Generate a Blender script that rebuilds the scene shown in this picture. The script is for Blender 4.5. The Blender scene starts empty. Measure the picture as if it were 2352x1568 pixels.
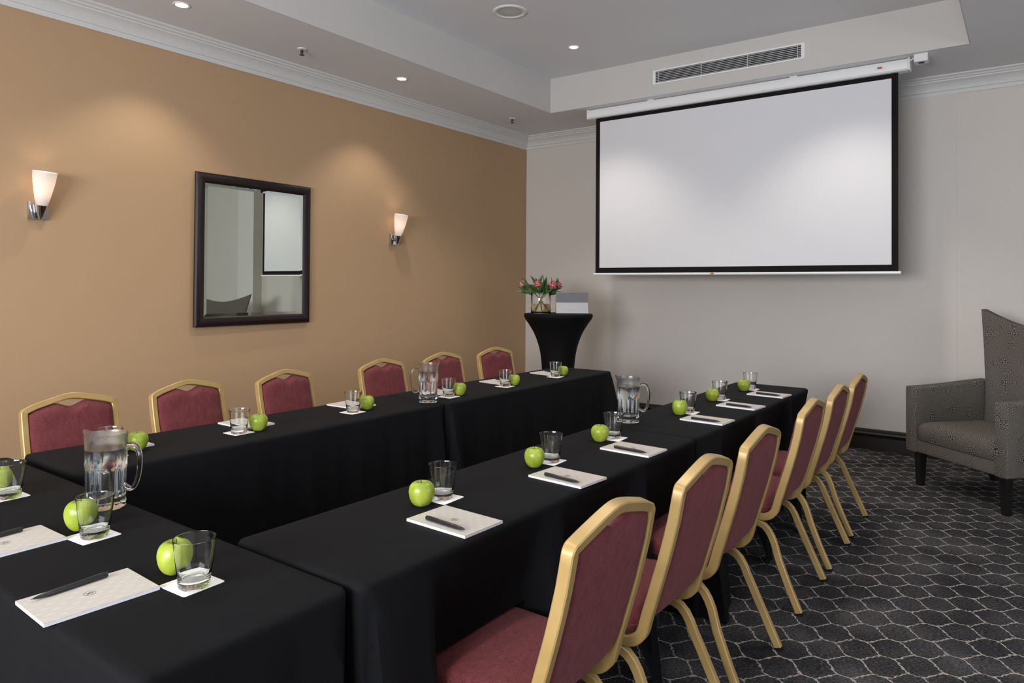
import bpy, bmesh, math, random
from mathutils import Vector, Matrix
random.seed(7)
PI = math.pi
sc = bpy.context.scene
COL = sc.collection

# ------------------------------------------------------------------ camera
cam_d = bpy.data.cameras.new('camera'); cam = bpy.data.objects.new('camera', cam_d); COL.objects.link(cam)
cam_d.sensor_width = 36.0; cam_d.lens = 36.0 * 1620.3 / 2352.0
cam_d.shift_y = (634.84 - 784.0) / 2352.0; cam_d.clip_start = 0.02
_r = Vector((0.80651025, 0.59117917, 0.00695803)); _d = Vector((-0.00237635, 0.0150103, -0.99988452)); _f = Vector((-0.59121534, 0.80640057, 0.01351081))
cam.matrix_world = Matrix(((_r.x, -_d.x, -_f.x, 0.0), (_r.y, -_d.y, -_f.y, 0.0), (_r.z, -_d.z, -_f.z, 1.375), (0, 0, 0, 1)))
sc.camera = cam

# ------------------------------------------------------------------ world, exposure
sc.view_settings.view_transform = 'Standard'; sc.view_settings.look = 'None'
sc.view_settings.gamma = 1.0; sc.view_settings.use_curve_mapping = False
sc.view_settings.exposure = 0.0
sc.cycles.use_denoising = True
sc.cycles.sample_clamp_indirect = 4.0
sc.cycles.max_bounces = 14; sc.cycles.transmission_bounces = 12; sc.cycles.diffuse_bounces = 5; sc.cycles.glossy_bounces = 5
W = bpy.data.worlds.new('world'); sc.world = W; W.use_nodes = True
bg = W.node_tree.nodes['Background']; bg.inputs[0].default_value = (0.55, 0.7, 1.0, 1); bg.inputs[1].default_value = 1.0

# ------------------------------------------------------------------ room numbers (metres, camera above the origin)
XL, XR, YB, YF = -4.74, 3.2, -2.6, 6.74
ZS, ZT = 3.11, 3.45                    # soffit, tray ceiling
TX0, TX1, TY0, TY1 = -3.87, -0.33, -1.3, 5.91
TZ = 0.75

def area(name, loc, rot, sx, sy, power, color):
    l = bpy.data.lights.new(name, 'AREA'); l.shape = 'RECTANGLE'; l.size = sx; l.size_y = sy; l.energy = power; l.color = color
    o = bpy.data.objects.new(name, l); COL.objects.link(o); o.location = loc; o.rotation_euler = rot
    return o
# unseen windows: right one inferred from the cool tint, back one added as fill
WIN_R = (0.2, 3.4, 0.95, 2.35)   # y0 y1 z0 z1
FILL_B = (-2.6, 0.4, 0.95, 2.35)  # x0 x1 z0 z1, opening added for the back fill
area('daylight_right', (XR + 0.12, 1.8, 1.65), (0, PI / 2, 0), 1.4, 3.2, 50, (0.78, 0.87, 1.0))
area('fill_back', (-1.1, YB - 0.12, 1.65), (PI / 2, 0, 0), 3.0, 1.4, 345, (0.95, 0.96, 1.0))  # fill light added behind the camera, set in an invented window

DOWN_SOFFIT = [(-4.25, 0.38), (-4.25, 2.30), (-4.25, 4.21), (1.4, 5.0), (1.4, 2.3), (1.4, -0.4)]
DOWN_TRAY = [(-3.18, 5.22), (-1.09, 5.22), (-3.18, 3.2), (-1.09, 3.2), (-3.18, 1.2), (-1.09, 1.2)]
P_SOFFIT, P_TRAY = 32, 58
WARM = (1.0, 0.92, 0.83)

# ------------------------------------------------------------------ materials
MATS = {}
def nt(name):
    m = bpy.data.materials.new(name); m.use_nodes = True; MATS[name] = m
    t = m.node_tree; return m, t, t.nodes['Principled BSDF']
class G:
    """tiny math-node helper"""
    def __init__(s, t): s.t = t
    def n(s, typ, **k):
        x = s.t.nodes.new(typ)
        for a, b in k.items(): setattr(x, a, b)
        return x
    def put(s, sock, v):
        if hasattr(v, 'is_output') or isinstance(v, bpy.types.NodeSocket): s.t.links.new(v, sock)
        else: sock.default_value = v
    def m(s, op, *a):
        x = s.n('ShaderNodeMath', operation=op)
        for i, v in enumerate(a): s.put(x.inputs[i], v)
        return x.outputs[0]
    def obj(s):
        x = s.n('ShaderNodeTexCoord'); return x.outputs['Object']
    def xyz(s, v):
        x = s.n('ShaderNodeSeparateXYZ'); s.put(x.inputs[0], v); return x.outputs
    def comb(s, a, b, c=0.0):
        x = s.n('ShaderNodeCombineXYZ')
        for i, v in enumerate((a, b, c)): s.put(x.inputs[i], v)
        return x.outputs[0]
    def noise(s, vec, scale, detail=2.0, rough=0.5):
        x = s.n('ShaderNodeTexNoise'); s.put(x.inputs['Vector'], vec); x.inputs['Scale'].default_value = scale
        x.inputs['Detail'].default_value = detail; x.inputs['Roughness'].default_value = rough; return x.outputs[0]
    def ramp(s, f, stops):
        x = s.n('ShaderNodeValToRGB'); s.put(x.inputs[0], f); e = x.color_ramp.elements
        while len(e) < len(stops): e.new(0.5)
        for i, (p, c) in enumerate(stops): e[i].position = p; e[i].color = (*c, 1)
        return x.outputs[0]
    def mix(s, f, a, b):
        x = s.n('ShaderNodeMix', data_type='RGBA'); s.put(x.inputs[0], f)
        for k, v in ((6, a), (7, b)):
            if isinstance(v, tuple): x.inputs[k].default_value = (*v[:3], 1)
            else: s.t.links.new(v, x.inputs[k])
        return x.outputs[2]
    def bump(s, h, strength, dist, bs):
        x = s.n('ShaderNodeBump'); x.inputs['Strength'].default_value = strength; x.inputs['Distance'].default_value = dist
        s.put(x.inputs['Height'], h); s.t.links.new(x.outputs[0], bs.inputs['Normal'])
    def scale(s, v, k):
        x = s.n('ShaderNodeVectorMath', operation='MULTIPLY'); s.put(x.inputs[0], v); x.inputs[1].default_value = k; return x.outputs[0]

def plain(name, color, rough=0.5, metal=0.0, noise=None, bump=None, spec=None, **kw):
    m, t, b = nt(name); g = G(t)
    b.inputs['Base Color'].default_value = (*color, 1); b.inputs['Roughness'].default_value = rough; b.inputs['Metallic'].default_value = metal
    if spec is not None: b.inputs['Specular IOR Level'].default_value = spec
    for k, v in kw.items(): b.inputs[k.replace('_', ' ')].default_value = v
    if noise:
        sc_, amt = noise; n = g.noise(g.obj(), sc_, 3)
        lo = tuple(c * (1 - amt) for c in color); hi = tuple(min(1, c * (1 + amt)) for c in color)
        t.links.new(g.ramp(n, [(0.3, lo), (0.7, hi)]), b.inputs['Base Color'])
    if bump:
        g.bump(g.noise(g.obj(), bump[0], 3), bump[1], bump[2], b)
    return m

plain('tan_paint', (0.455, 0.297, 0.168), 0.55, noise=(1.5, 0.015), bump=(160, 0.25, 0.002), spec=0.3)
plain('pale_paint', (0.72, 0.69, 0.64), 0.6, noise=(1.2, 0.012), spec=0.3)
plain('beige_paint', (0.65, 0.605, 0.55), 0.6, noise=(1.2, 0.012), bump=(170, 0.2, 0.002), spec=0.3)
plain('white_paint', (0.77, 0.775, 0.785), 0.7, noise=(2, 0.01), spec=0.2)
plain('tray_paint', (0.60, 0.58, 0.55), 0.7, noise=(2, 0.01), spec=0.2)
plain('cornice_paint', (0.64, 0.63, 0.605), 0.55, noise=(6, 0.01))
plain('dark_skirting', (0.016, 0.011, 0.010), 0.35, noise=(9, 0.2))
plain('white_enamel', (0.86, 0.86, 0.85), 0.22, noise=(5, 0.01))
plain('white_plastic', (0.78, 0.78, 0.77), 0.4, noise=(9, 0.01))
plain('vent_dark', (0.012, 0.012, 0.013), 0.7, noise=(9, 0.1))
plain('slat_grey', (0.50, 0.50, 0.50), 0.4, noise=(9, 0.02))
plain('screen_white', (0.73, 0.73, 0.745), 0.8, noise=(4, 0.004), spec=0.1)
plain('screen_black', (0.012, 0.010, 0.010), 0.8, noise=(9, 0.1), spec=0.1)
plain('orange_print', (0.62, 0.13, 0.05), 0.5, noise=(200, 0.1))
plain('red_print', (0.35, 0.04, 0.02), 0.5, noise=(200, 0.1))
plain('grey_print', (0.30, 0.29, 0.28), 0.5, noise=(200, 0.1))
plain('mirror_frame', (0.017, 0.009, 0.009), 0.42, noise=(60, 0.25), spec=0.3)
plain('mirror_glass', (0.74, 0.79, 0.72), 0.0, 1.0)
plain('chrome', (0.62, 0.63, 0.64), 0.08, 1.0)
plain('sprinkler_metal', (0.10, 0.085, 0.075), 0.35, 0.8)
plain('rubber', (0.006, 0.006, 0.006), 0.8, spec=0.2)
plain('paper_white', (0.82, 0.82, 0.86), 0.7, noise=(40, 0.01))
plain('coaster_card', (0.84, 0.82, 0.78), 0.75, noise=(60, 0.01))
plain('ink', (0.045, 0.038, 0.032), 0.6)
plain('pen_black', (0.012, 0.012, 0.013), 0.28)
plain('pen_grey', (0.20, 0.20, 0.21), 0.25, 0.6)
plain('water', (0.97, 0.98, 0.98), 0.0, IOR=1.33, Transmission_Weight=1.0)
plain('vase_water', (0.95, 0.84, 0.62), 0.0, IOR=1.33, Transmission_Weight=1.0)
plain('glass', (0.985, 0.995, 0.985), 0.0, IOR=1.48, Transmission_Weight=1.0)
plain('plywood', (0.35, 0.25, 0.16), 0.6, noise=(12, 0.1))
plain('steel_leg', (0.02, 0.02, 0.02), 0.5)
plain('black_leg', (0.010, 0.009, 0.009), 0.35, noise=(30, 0.2))
plain('device_back', (0.30, 0.295, 0.305), 0.42, 0.3, noise=(40, 0.02))
plain('device_stand', (0.47, 0.47, 0.48), 0.4, 0.3, noise=(40, 0.02))
plain('device_key', (0.03, 0.03, 0.033), 0.6)
plain('device_mark', (0.72, 0.72, 0.73), 0.3, 0.3)
plain('stem_brown', (0.26, 0.13, 0.06), 0.6, noise=(40, 0.3))
plain('stem_olive', (0.34, 0.30, 0.06), 0.5, noise=(40, 0.3))
plain('leaf', (0.055, 0.115, 0.030), 0.42, noise=(18, 0.35))
for nm_, c0, c1 in (('petal', (0.36, 0.022, 0.045), (0.74, 0.27, 0.31)), ('petal_pale', (0.52, 0.10, 0.12), (0.82, 0.46, 0.46))):
    m, t, b = nt(nm_); g = G(t)
    t.links.new(g.ramp(g.noise(g.obj(), 75, 2), [(0.42, c0), (0.68, c1)]), b.inputs['Base Color']); b.inputs['Roughness'].default_value = 0.5
plain('apple_stem', (0.09, 0.055, 0.02), 0.7)
plain('window_frame_white', (0.7, 0.7, 0.68), 0.4)

# pitcher glass: smooth glass with a faint misting
m, t, b = nt('pitcher_glass'); g = G(t)
b.inputs['Base Color'].default_value = (0.975, 0.985, 0.98, 1); b.inputs['Transmission Weight'].default_value = 1.0; b.inputs['IOR'].default_value = 1.48
z = g.xyz(g.obj())[2]; n = g.noise(g.obj(), 45, 3)
up = g.m('SMOOTH_MIN', g.m('MAXIMUM', g.m('MULTIPLY', g.m('SUBTRACT', z, 0.10), 10.0), 0.0), 1.0, 0.1)
t.links.new(g.m('ADD', 0.02, g.m('MULTIPLY', up, g.m('MULTIPLY', n, 0.40))), b.inputs['Roughness'])

# gold frame
m, t, b = nt('gold_frame'); g = G(t)
n = g.noise(g.obj(), 9, 3); s = g.noise(g.scale(g.obj(), (220, 220, 14)), 1.0, 2, 0.6)
c = g.ramp(n, [(0.3, (0.41, 0.270, 0.095)), (0.7, (0.48, 0.325, 0.125))])
sm = g.m('GREATER_THAN', s, 0.74)
lowz = g.m('LESS_THAN', g.xyz(g.obj())[2], 0.3)
t.links.new(g.mix(g.m('MULTIPLY', g.m('MULTIPLY', sm, lowz), 0.7), c, (0.17, 0.09, 0.03)), b.inputs['Base Color'])
b.inputs['Roughness'].default_value = 0.38; b.inputs['Metallic'].default_value = 0.15

# burgundy woven fabric
m, t, b = nt('burgundy_fabric'); g = G(t)
n1 = g.noise(g.obj(), 420, 2); n2 = g.noise(g.scale(g.obj(), (1, 1, 0.35)), 55, 3)
c = g.ramp(g.m('ADD', g.m('MULTIPLY', n1, 0.75), g.m('MULTIPLY', n2, 0.25)), [(0.33, (0.084, 0.0165, 0.0190)), (0.66, (0.205, 0.054, 0.058))])
t.links.new(c, b.inputs['Base Color']); b.inputs['Roughness'].default_value = 0.9
b.inputs['Sheen Weight'].default_value = 0.20; b.inputs['Sheen Roughness'].default_value = 0.4; b.inputs['Sheen Tint'].default_value = (0.9, 0.5, 0.5, 1)
b.inputs['Specular IOR Level'].default_value = 0.15
g.bump(n1, 0.5, 0.0015, b)

# black table linen
def cloth_mat(name, col, rough):
    m, t, b = nt(name); g = G(t)
    n1 = g.noise(g.obj(), 700, 2); n2 = g.noise(g.scale(g.obj(), (1, 1, 0.25)), 5, 3, 0.6)
    c = g.ramp(n1, [(0.3, tuple(v * 0.8 for v in col)), (0.7, tuple(v * 1.2 for v in col))])
    t.links.new(c, b.inputs['Base Color']); b.inputs['Roughness'].default_value = rough
    b.inputs['Specular IOR Level'].default_value = 0.12
    g.bump(n2, 0.35, 0.012, b)
cloth_mat('black_linen', (0.0058, 0.0059, 0.0070), 0.8)
cloth_mat('black_stretch', (0.0055, 0.005, 0.005), 0.7)

# apple skin
m, t, b = nt('apple_skin'); g = G(t)
n = g.noise(g.obj(), 22, 3); sp = g.noise(g.obj(), 260, 1)
c = g.ramp(n, [(0.30, (0.21, 0.30, 0.022)), (0.55, (0.32, 0.385, 0.040)), (0.78, (0.48, 0.44, 0.10))])
c = g.mix(g.m('MULTIPLY', g.m('GREATER_THAN', sp, 0.72), 0.35), c, (0.62, 0.68, 0.28))
t.links.new(c, b.inputs['Base Color']); b.inputs['Roughness'].default_value = 0.33
b.inputs['Subsurface Weight'].default_value = 0.08; b.inputs['Subsurface Radius'].default_value = (0.01, 0.012, 0.004)

# notepad cover: warm grey with staggered pale dashes
m, t, b = nt('pad_cover'); g = G(t)
x, y, z = g.xyz(g.obj())
row = g.m('FLOOR', g.m('DIVIDE', x, 0.0165))
yy = g.m('ADD', g.m('DIVIDE', y, 0.033), g.m('MULTIPLY', row, 0.5))
fy = g.m('SUBTRACT', g.m('FRACT', yy), 0.5); fx = g.m('SUBTRACT', g.m('FRACT', g.m('DIVIDE', x, 0.0165)), 0.5)
d = g.m('ADD', g.m('POWER', g.m('ABSOLUTE', g.m('MULTIPLY', fy, 3.2)), 2.0), g.m('POWER', g.m('ABSOLUTE', g.m('MULTIPLY', fx, 4.6)), 2.0))
mk = g.m('MAXIMUM', g.m('SUBTRACT', 1.0, d), 0.0)
t.links.new(g.mix(mk, (0.52, 0.48, 0.43), (0.60, 0.56, 0.51)), b.inputs['Base Color']); b.inputs['Roughness'].default_value = 0.55

# lattice carpet
m, t, b = nt('carpet'); g = G(t)
P = g.obj(); x, y, z = g.xyz(P)
wx = g.m('MULTIPLY', g.m('SUBTRACT', g.noise(P, 60, 2), 0.5), 0.022); wy = g.m('MULTIPLY', g.m('SUBTRACT', g.noise(g.scale(P, (1.0, 1.0, 1.0)), 75, 3), 0.5), 0.026)
CX, CY = 0.102, 0.158
u = g.m('DIVIDE', g.m('ADD', g.m('ADD', x, 0.94 + 40 * CX), wx), CX)
i = g.m('FLOOR', u); s = g.m('FRACT', u)
par = g.m('MODULO', i, 2.0)
v = g.m('SUBTRACT', g.m('DIVIDE', g.m('ADD', g.m('ADD', y, -2.735 + 60 * CY), wy), CY), g.m('MULTIPLY', par, 0.5))
w = g.m('ABSOLUTE', g.m('SUBTRACT', g.m('FRACT', g.m('ADD', v, 0.5)), 0.5))
q = g.m('MINIMUM', g.m('MAXIMUM', g.m('DIVIDE', g.m('SUBTRACT', s, 0.14), 0.72), 0.0), 1.0)
S = g.m('MULTIPLY', g.m('SUBTRACT', 1.0, g.m('COSINE', g.m('MULTIPLY', q, PI))), 0.25)     # 0 .. 0.5
sl = g.m('ADD', 1.0, g.m('MULTIPLY', g.m('SINE', g.m('MULTIPLY', q, PI)), 1.0))
dist = g.m('DIVIDE', g.m('MULTIPLY', g.m('ABSOLUTE', g.m('SUBTRACT', w, S)), CY), sl)
hw = g.m('ADD', 0.0028, g.m('MULTIPLY', g.m('SUBTRACT', g.noise(P, 130, 2), 0.5), 0.0035))
line = g.m('LESS_THAN', dist, hw)
n1 = g.noise(g.scale(P, (80, 210, 1)), 1.0, 4, 0.7); n2 = g.noise(g.scale(P, (3, 3, 1)), 1.0, 2); n3 = g.noise(P, 500, 1)
base = g.ramp(g.m('ADD', g.m('ADD', g.m('MULTIPLY', n1, 0.7), g.m('MULTIPLY', n2, 0.25)), g.m('MULTIPLY', n3, 0.05)), [(0.41, (0.013, 0.013, 0.0155)), (0.50, (0.036, 0.035, 0.037)), (0.58, (0.105, 0.100, 0.100))])
lc = g.ramp(n3, [(0.3, (0.30, 0.265, 0.235)), (0.7, (0.48, 0.43, 0.385))])
t.links.new(g.mix(line, base, lc), b.inputs['Base Color']); b.inputs['Roughness'].default_value = 0.95; b.inputs['Specular IOR Level'].default_value = 0.1
g.bump(n3, 0.6, 0.003, b)

# dotted circle upholstery (needs metric UVs)
m, t, b = nt('dotted_fabric'); g = G(t)
uvn = g.n('ShaderNodeUVMap'); wn = g.n('ShaderNodeTexNoise'); g.put(wn.inputs['Vector'], uvn.outputs[0]); wn.inputs['Scale'].default_value = 9
wa = g.n('ShaderNodeVectorMath', operation='MULTIPLY_ADD'); g.put(wa.inputs[0], wn.outputs['Color']); wa.inputs[1].default_value = (0.05, 0.05, 0.0); g.put(wa.inputs[2], uvn.outputs[0]); UV = wa.outputs[0]
ux, uy, _ = g.xyz(UV)
cell = 0.165
vor = g.n('ShaderNodeTexVoronoi', voronoi_dimensions='2D', feature='F1'); g.put(vor.inputs['Vector'], UV); vor.inputs['Scale'].default_value = 1 / cell; vor.inputs['Randomness'].default_value = 0.45
vx, vy, _ = g.xyz(vor.outputs['Position'])
dx = g.m('SUBTRACT', ux, vx); dy = g.m('SUBTRACT', uy, vy)
rr = g.m('SQRT', g.m('ADD', g.m('MULTIPLY', dx, dx), g.m('MULTIPLY', dy, dy)))
ring = g.m('MULTIPLY', g.m('POWER', g.m('DIVIDE', rr, 0.1), 1.35), 11.0)
k = g.m('FLOOR', ring); fr = g.m('SUBTRACT', g.m('FRACT', ring), 0.5)
cnt = g.m('FLOOR', g.m('MULTIPLY', g.m('ADD', k, 0.5), 8.5))
ang = g.m('MULTIPLY', g.m('DIVIDE', g.m('ADD', g.m('ARCTAN2', dy, dx), PI), 2 * PI), cnt)
fa = g.m('SUBTRACT', g.m('FRACT', ang), 0.5)
dd = g.m('SQRT', g.m('ADD', g.m('MULTIPLY', fr, fr), g.m('MULTIPLY', fa, fa)))
dot = g.m('LESS_THAN', dd, 0.41)
fn = g.noise(g.obj(), 300, 2)
lt = g.ramp(fn, [(0.3, (0.19, 0.17, 0.145)), (0.7, (0.27, 0.245, 0.212))])
t.links.new(g.mix(dot, (0.020, 0.017, 0.015), lt), b.inputs['Base Color']); b.inputs['Roughness'].default_value = 0.9; b.inputs['Specular IOR Level'].default_value = 0.15
g.bump(dot, 0.5, 0.002, b)

# frosted lamp shade: diffuse + translucent
m, t, b = nt('frosted_shade'); g = G(t); t.nodes.remove(b)
df = g.n('ShaderNodeBsdfDiffuse'); df.inputs[0].default_value = (0.85, 0.82, 0.80, 1)
tl = g.n('ShaderNodeBsdfTranslucent'); tl.inputs[0].default_value = (0.95, 0.90, 0.86, 1)
gl = g.n('ShaderNodeBsdfGlossy'); gl.inputs[1].default_value = 0.25
mx = g.n('ShaderNodeMixShader'); mx.inputs[0].default_value = 0.5; t.links.new(df.outputs[0], mx.inputs[1]); t.links.new(tl.outputs[0], mx.inputs[2])
mx2 = g.n('ShaderNodeMixShader'); mx2.inputs[0].default_value = 0.04; t.links.new(mx.outputs[0], mx2.inputs[1]); t.links.new(gl.outputs[0], mx2.inputs[2])
t.links.new(mx2.outputs[0], t.nodes['Material Output'].inputs[0])
def emit(name, c, s):
    m, t, b = nt(name); b.inputs['Base Color'].default_value = (*c, 1); b.inputs['Emission Color'].default_value = (*c, 1); b.inputs['Emission Strength'].default_value = s
emit('lamp_face', (1.0, 0.97, 0.92), 14.0)
emit('bulb_glow', (1.0, 0.82, 0.66), 6.0)
# speaker grille
m, t, b = nt('grille'); g = G(t)
vo = g.n('ShaderNodeTexVoronoi'); g.put(vo.inputs['Vector'], g.obj()); vo.inputs['Scale'].default_value = 220; vo.inputs['Randomness'].default_value = 0.0
t.links.new(g.mix(g.m('LESS_THAN', vo.outputs['Distance'], 0.3), (0.62, 0.61, 0.59), (0.30, 0.29, 0.28)), b.inputs['Base Color'])

# ------------------------------------------------------------------ mesh helpers
def sstep(a, b_, x):
    t = max(0.0, min(1.0, (x - a) / (b_ - a))); return t * t * (3 - 2 * t)
class MB:
    def __init__(s): s.v = []; s.f = []
    def quad(s, a, b_, c, d):
        i = len(s.v); s.v += [a, b_, c, d]; s.f.append((i, i + 1, i + 2, i + 3)); return s
    def box(s, x0, x1, y0, y1, z0, z1):
        i = len(s.v)
        s.v += [(x0, y0, z0), (x1, y0, z0), (x1, y1, z0), (x0, y1, z0), (x0, y0, z1), (x1, y0, z1), (x1, y1, z1), (x0, y1, z1)]
        s.f += [tuple(i + k for k in q) for q in ((0, 3, 2, 1), (4, 5, 6, 7), (0, 1, 5, 4), (1, 2, 6, 5), (2, 3, 7, 6), (3, 0, 4, 7))]; return s
    def loft(s, rings, closed=True, cap0=True, cap1=True, loop=False):
        i = len(s.v); n = len(rings[0])
        for r in rings: s.v += [tuple(p) for p in r]
        R = len(rings)
        for a in range(R if loop else R - 1):
            b_ = (a + 1) % R
            for k in range(n if closed else n - 1):
                l = (k + 1) % n
                s.f.append((i + a * n + k, i + a * n + l, i + b_ * n + l, i + b_ * n + k))
        if not loop and closed:
            if cap0: s.f.append(tuple(i + k for k in reversed(range(n))))
            if cap1: s.f.append(tuple(i + (R - 1) * n + k for k in range(n)))
        return s
    def lathe(s, prof, n=32, c=(0, 0, 0), cap0=True, cap1=True, fn=None):
        rings = []
        for r, z in prof:
            ring = []
            for k in range(n):
                a = 2 * PI * k / n; q = r if fn is None else fn(r, z, a)
                ring.append((c[0] + q * math.cos(a), c[1] + q * math.sin(a), c[2] + z))
            rings.append(ring)
        return s.loft(rings, True, cap0, cap1)
    def sweep(s, pts, nrm, w, d, rad=0.004, caps=True, seg=2):
        """rounded rectangle of width w (across, t x n) and depth d (along n)"""
        prof = []
        for (sx, sy, a0) in ((1, 1, 0), (-1, 1, 90), (-1, -1, 180), (1, -1, 270)):
            for j in range(seg + 1):
                a = math.radians(a0 + 90 * j / seg)
                prof.append((sx * (w / 2 - rad) + rad * math.cos(a), sy * (d / 2 - rad) + rad * math.sin(a)))
        rings = []; N = len(pts)
        for k in range(N):
            p = Vector(pts[k]); tg = (Vector(pts[min(k + 1, N - 1)]) - Vector(pts[max(k - 1, 0)])).normalized()
            n_ = Vector(nrm[k] if isinstance(nrm, list) else nrm); n_ = (n_ - tg * n_.dot(tg)).normalized(); l = tg.cross(n_)
            rings.append([p + l * a + n_ * b_ for a, b_ in prof])
        return s.loft(rings, True, caps, caps)
    def tube(s, pts, rad, n=8, caps=True):
        rings = []; N = len(pts); ref = Vector((0, 0, 1))
        for k in range(N):
            p = Vector(pts[k]); tg = (Vector(pts[min(k + 1, N - 1)]) - Vector(pts[max(k - 1, 0)])).normalized()
            if abs(tg.dot(ref)) > 0.95: ref = Vector((1, 0, 0)) if abs(tg.x) < 0.9 else Vector((0, 1, 0))
            a = (ref - tg * ref.dot(tg)).normalized(); b_ = tg.cross(a); ref = a
            r = rad[k] if isinstance(rad, (list, tuple)) else rad
            rings.append([p + (a * math.cos(2 * PI * j / n) + b_ * math.sin(2 * PI * j / n)) * r for j in range(n)])
        return s.loft(rings, True, caps, caps)
    def build(s, name, mat, parent=None, bevel=0.0, smooth=35, uv=False, bseg=2, recalc=True, merge=True):
        me = bpy.data.meshes.new(name); bm = bmesh.new()
        vs = [bm.verts.new(p) for p in s.v]
        for f in s.f:
            try: bm.faces.new([vs[k] for k in f])
            except ValueError: pass
        if merge: bmesh.ops.remove_doubles(bm, verts=bm.verts, dist=1e-6)
        if recalc: bmesh.ops.recalc_face_normals(bm, faces=bm.faces)
        if bevel > 0:
            es = [e for e in bm.edges if len(e.link_faces) == 2 and e.calc_face_angle(0) > 0.6]
            bmesh.ops.bevel(bm, geom=es, offset=bevel, segments=bseg, profile=0.5, affect='EDGES')
        bm.to_mesh(me); bm.free()
        if bevel > 0 and smooth == 35: smooth = 20
        if smooth:
            me.shade_smooth(); me.set_sharp_from_angle(angle=math.radians(smooth))
        if uv:
            lay = me.uv_layers.new(name='UVMap')
            for p in me.polygons:
                n_ = p.normal; ax = max(range(3), key=lambda k: abs(n_[k]))
                for li in p.loop_indices:
                    c = me.vertices[me.loops[li].vertex_index].co
                    lay.data[li].uv = (c.y + 0.3, c.z) if ax == 0 else ((c.x, c.z + 0.13) if ax == 1 else (c.x + 0.07, c.y))
        me.materials.append(MATS[mat])
        o = bpy.data.objects.new(name, me); COL.objects.link(o)
        if parent is not None: o.parent = parent
        return o
def smoothprof(pr, k=3):
    out_ = []
    for i in range(len(pr) - 1):
        p = [pr[max(i - 1, 0)], pr[i], pr[i + 1], pr[min(i + 2, len(pr) - 1)]]
        for j in range(k):
            t = j / k; out_.append(tuple(0.5 * (2 * p[1][c] + (p[2][c] - p[0][c]) * t + (2 * p[0][c] - 5 * p[1][c] + 4 * p[2][c] - p[3][c]) * t * t + (3 * p[1][c] - p[0][c] - 3 * p[2][c] + p[3][c]) * t ** 3) for c in (0, 1)))
    return out_ + [pr[-1]]
def empty(name, label, cat, loc=(0, 0, 0), rz=0.0, group=None):
    o = bpy.data.objects.new(name, None); COL.objects.link(o); o.empty_display_size = 0.05
    o.location = loc; o.rotation_euler = (0, 0, rz); return tag(o, label, cat, group)
def tag(o, label, cat, group=None):
    o['label'] = label; o['category'] = cat
    if group: o['group'] = group
    return o
def struct(o): o['kind'] = 'structure'; return o
def dup(root, loc, rz, label, group=None):
    r = root.copy(); COL.objects.link(r); r.location = loc; r.rotation_euler = (0, 0, rz); r['label'] = label
    if group: r['group'] = group
    for ch in list(root.children):
        c = ch.copy(); COL.objects.link(c); c.parent = r
        for gch in list(ch.children):
            d_ = gch.copy(); COL.objects.link(d_); d_.parent = c
    return r

# ------------------------------------------------------------------ room shell
struct(MB().box(XL - 0.2, XR + 0.2, YB - 0.2, YF + 0.2, -0.12, 0.0).build('floor', 'carpet', smooth=0))
struct(MB().box(XL - 0.2, XL, YB - 0.2, YF + 0.2, 0.0, ZT + 0.1).build('wall_left', 'tan_paint', smooth=0))
def holed(name, mat, fixed0, fixed1, a0, a1, z0, z1, win, axis):
    """wall slab with one rectangular opening"""
    w0, w1, h0, h1 = win; mb = MB()
    for (p, q, r, s_) in ((a0, w0, z0, z1), (w1, a1, z0, z1), (w0, w1, z0, h0), (w0, w1, h1, z1)):
        if axis == 'x': mb.box(fixed0, fixed1, p, q, r, s_)
        else: mb.box(p, q, fixed0, fixed1, r, s_)
    return struct(mb.build(name, mat, smooth=0, merge=False))
struct(MB().box(XL, XR + 0.2, YF, YF + 0.2, 0.0, ZT + 0.1).build('wall_far', 'beige_paint', smooth=0))
holed('wall_right', 'beige_paint', XR, XR + 0.2, YB - 0.2, YF, 0, ZT + 0.1, WIN_R, 'x')
holed('wall_back', 'beige_paint', YB - 0.2, YB, XL, XR, 0, ZT + 0.1, FILL_B, 'y')
# shallow wall panel behind the screen and the narrow pier to its right
struct(MB().box(-3.60, -0.47, YF - 0.006, YF + 0.01, 0.0, ZS - 0.14).build('trim_1', 'beige_paint', smooth=0))
struct(MB().box(0.20, 0.60, YF - 0.16, YF + 0.01, 0.0, ZS - 0.05).build('trim_2', 'pale_paint', smooth=0))
# window frames, both unseen; the back one is added around the fill light
def window(name, win, axis, face):
    a0, a1, z0, z1 = win
    f = MB(); th = 0.05
    def bx(mb, p, q, r, s_):
        if axis == 'x': mb.box(face, face + 0.07, p, q, r, s_)
        else: mb.box(p, q, face - 0.07, face, r, s_)
    for (p, q, r, s_) in ((a0, a1, z0, z0 + th), (a0, a1, z1 - th, z1), (a0, a0 + th, z0, z1), (a1 - th, a1, z0, z1), ((a0 + a1) / 2 - 0.025, (a0 + a1) / 2 + 0.025, z0, z1)): bx(f, p, q, r, s_)
    return struct(f.build(name, 'window_frame_white', smooth=0, merge=False))
window('window_1', WIN_R, 'x', XR + 0.03); window('window_fill', FILL_B, 'y', YB - 0.03)
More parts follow.
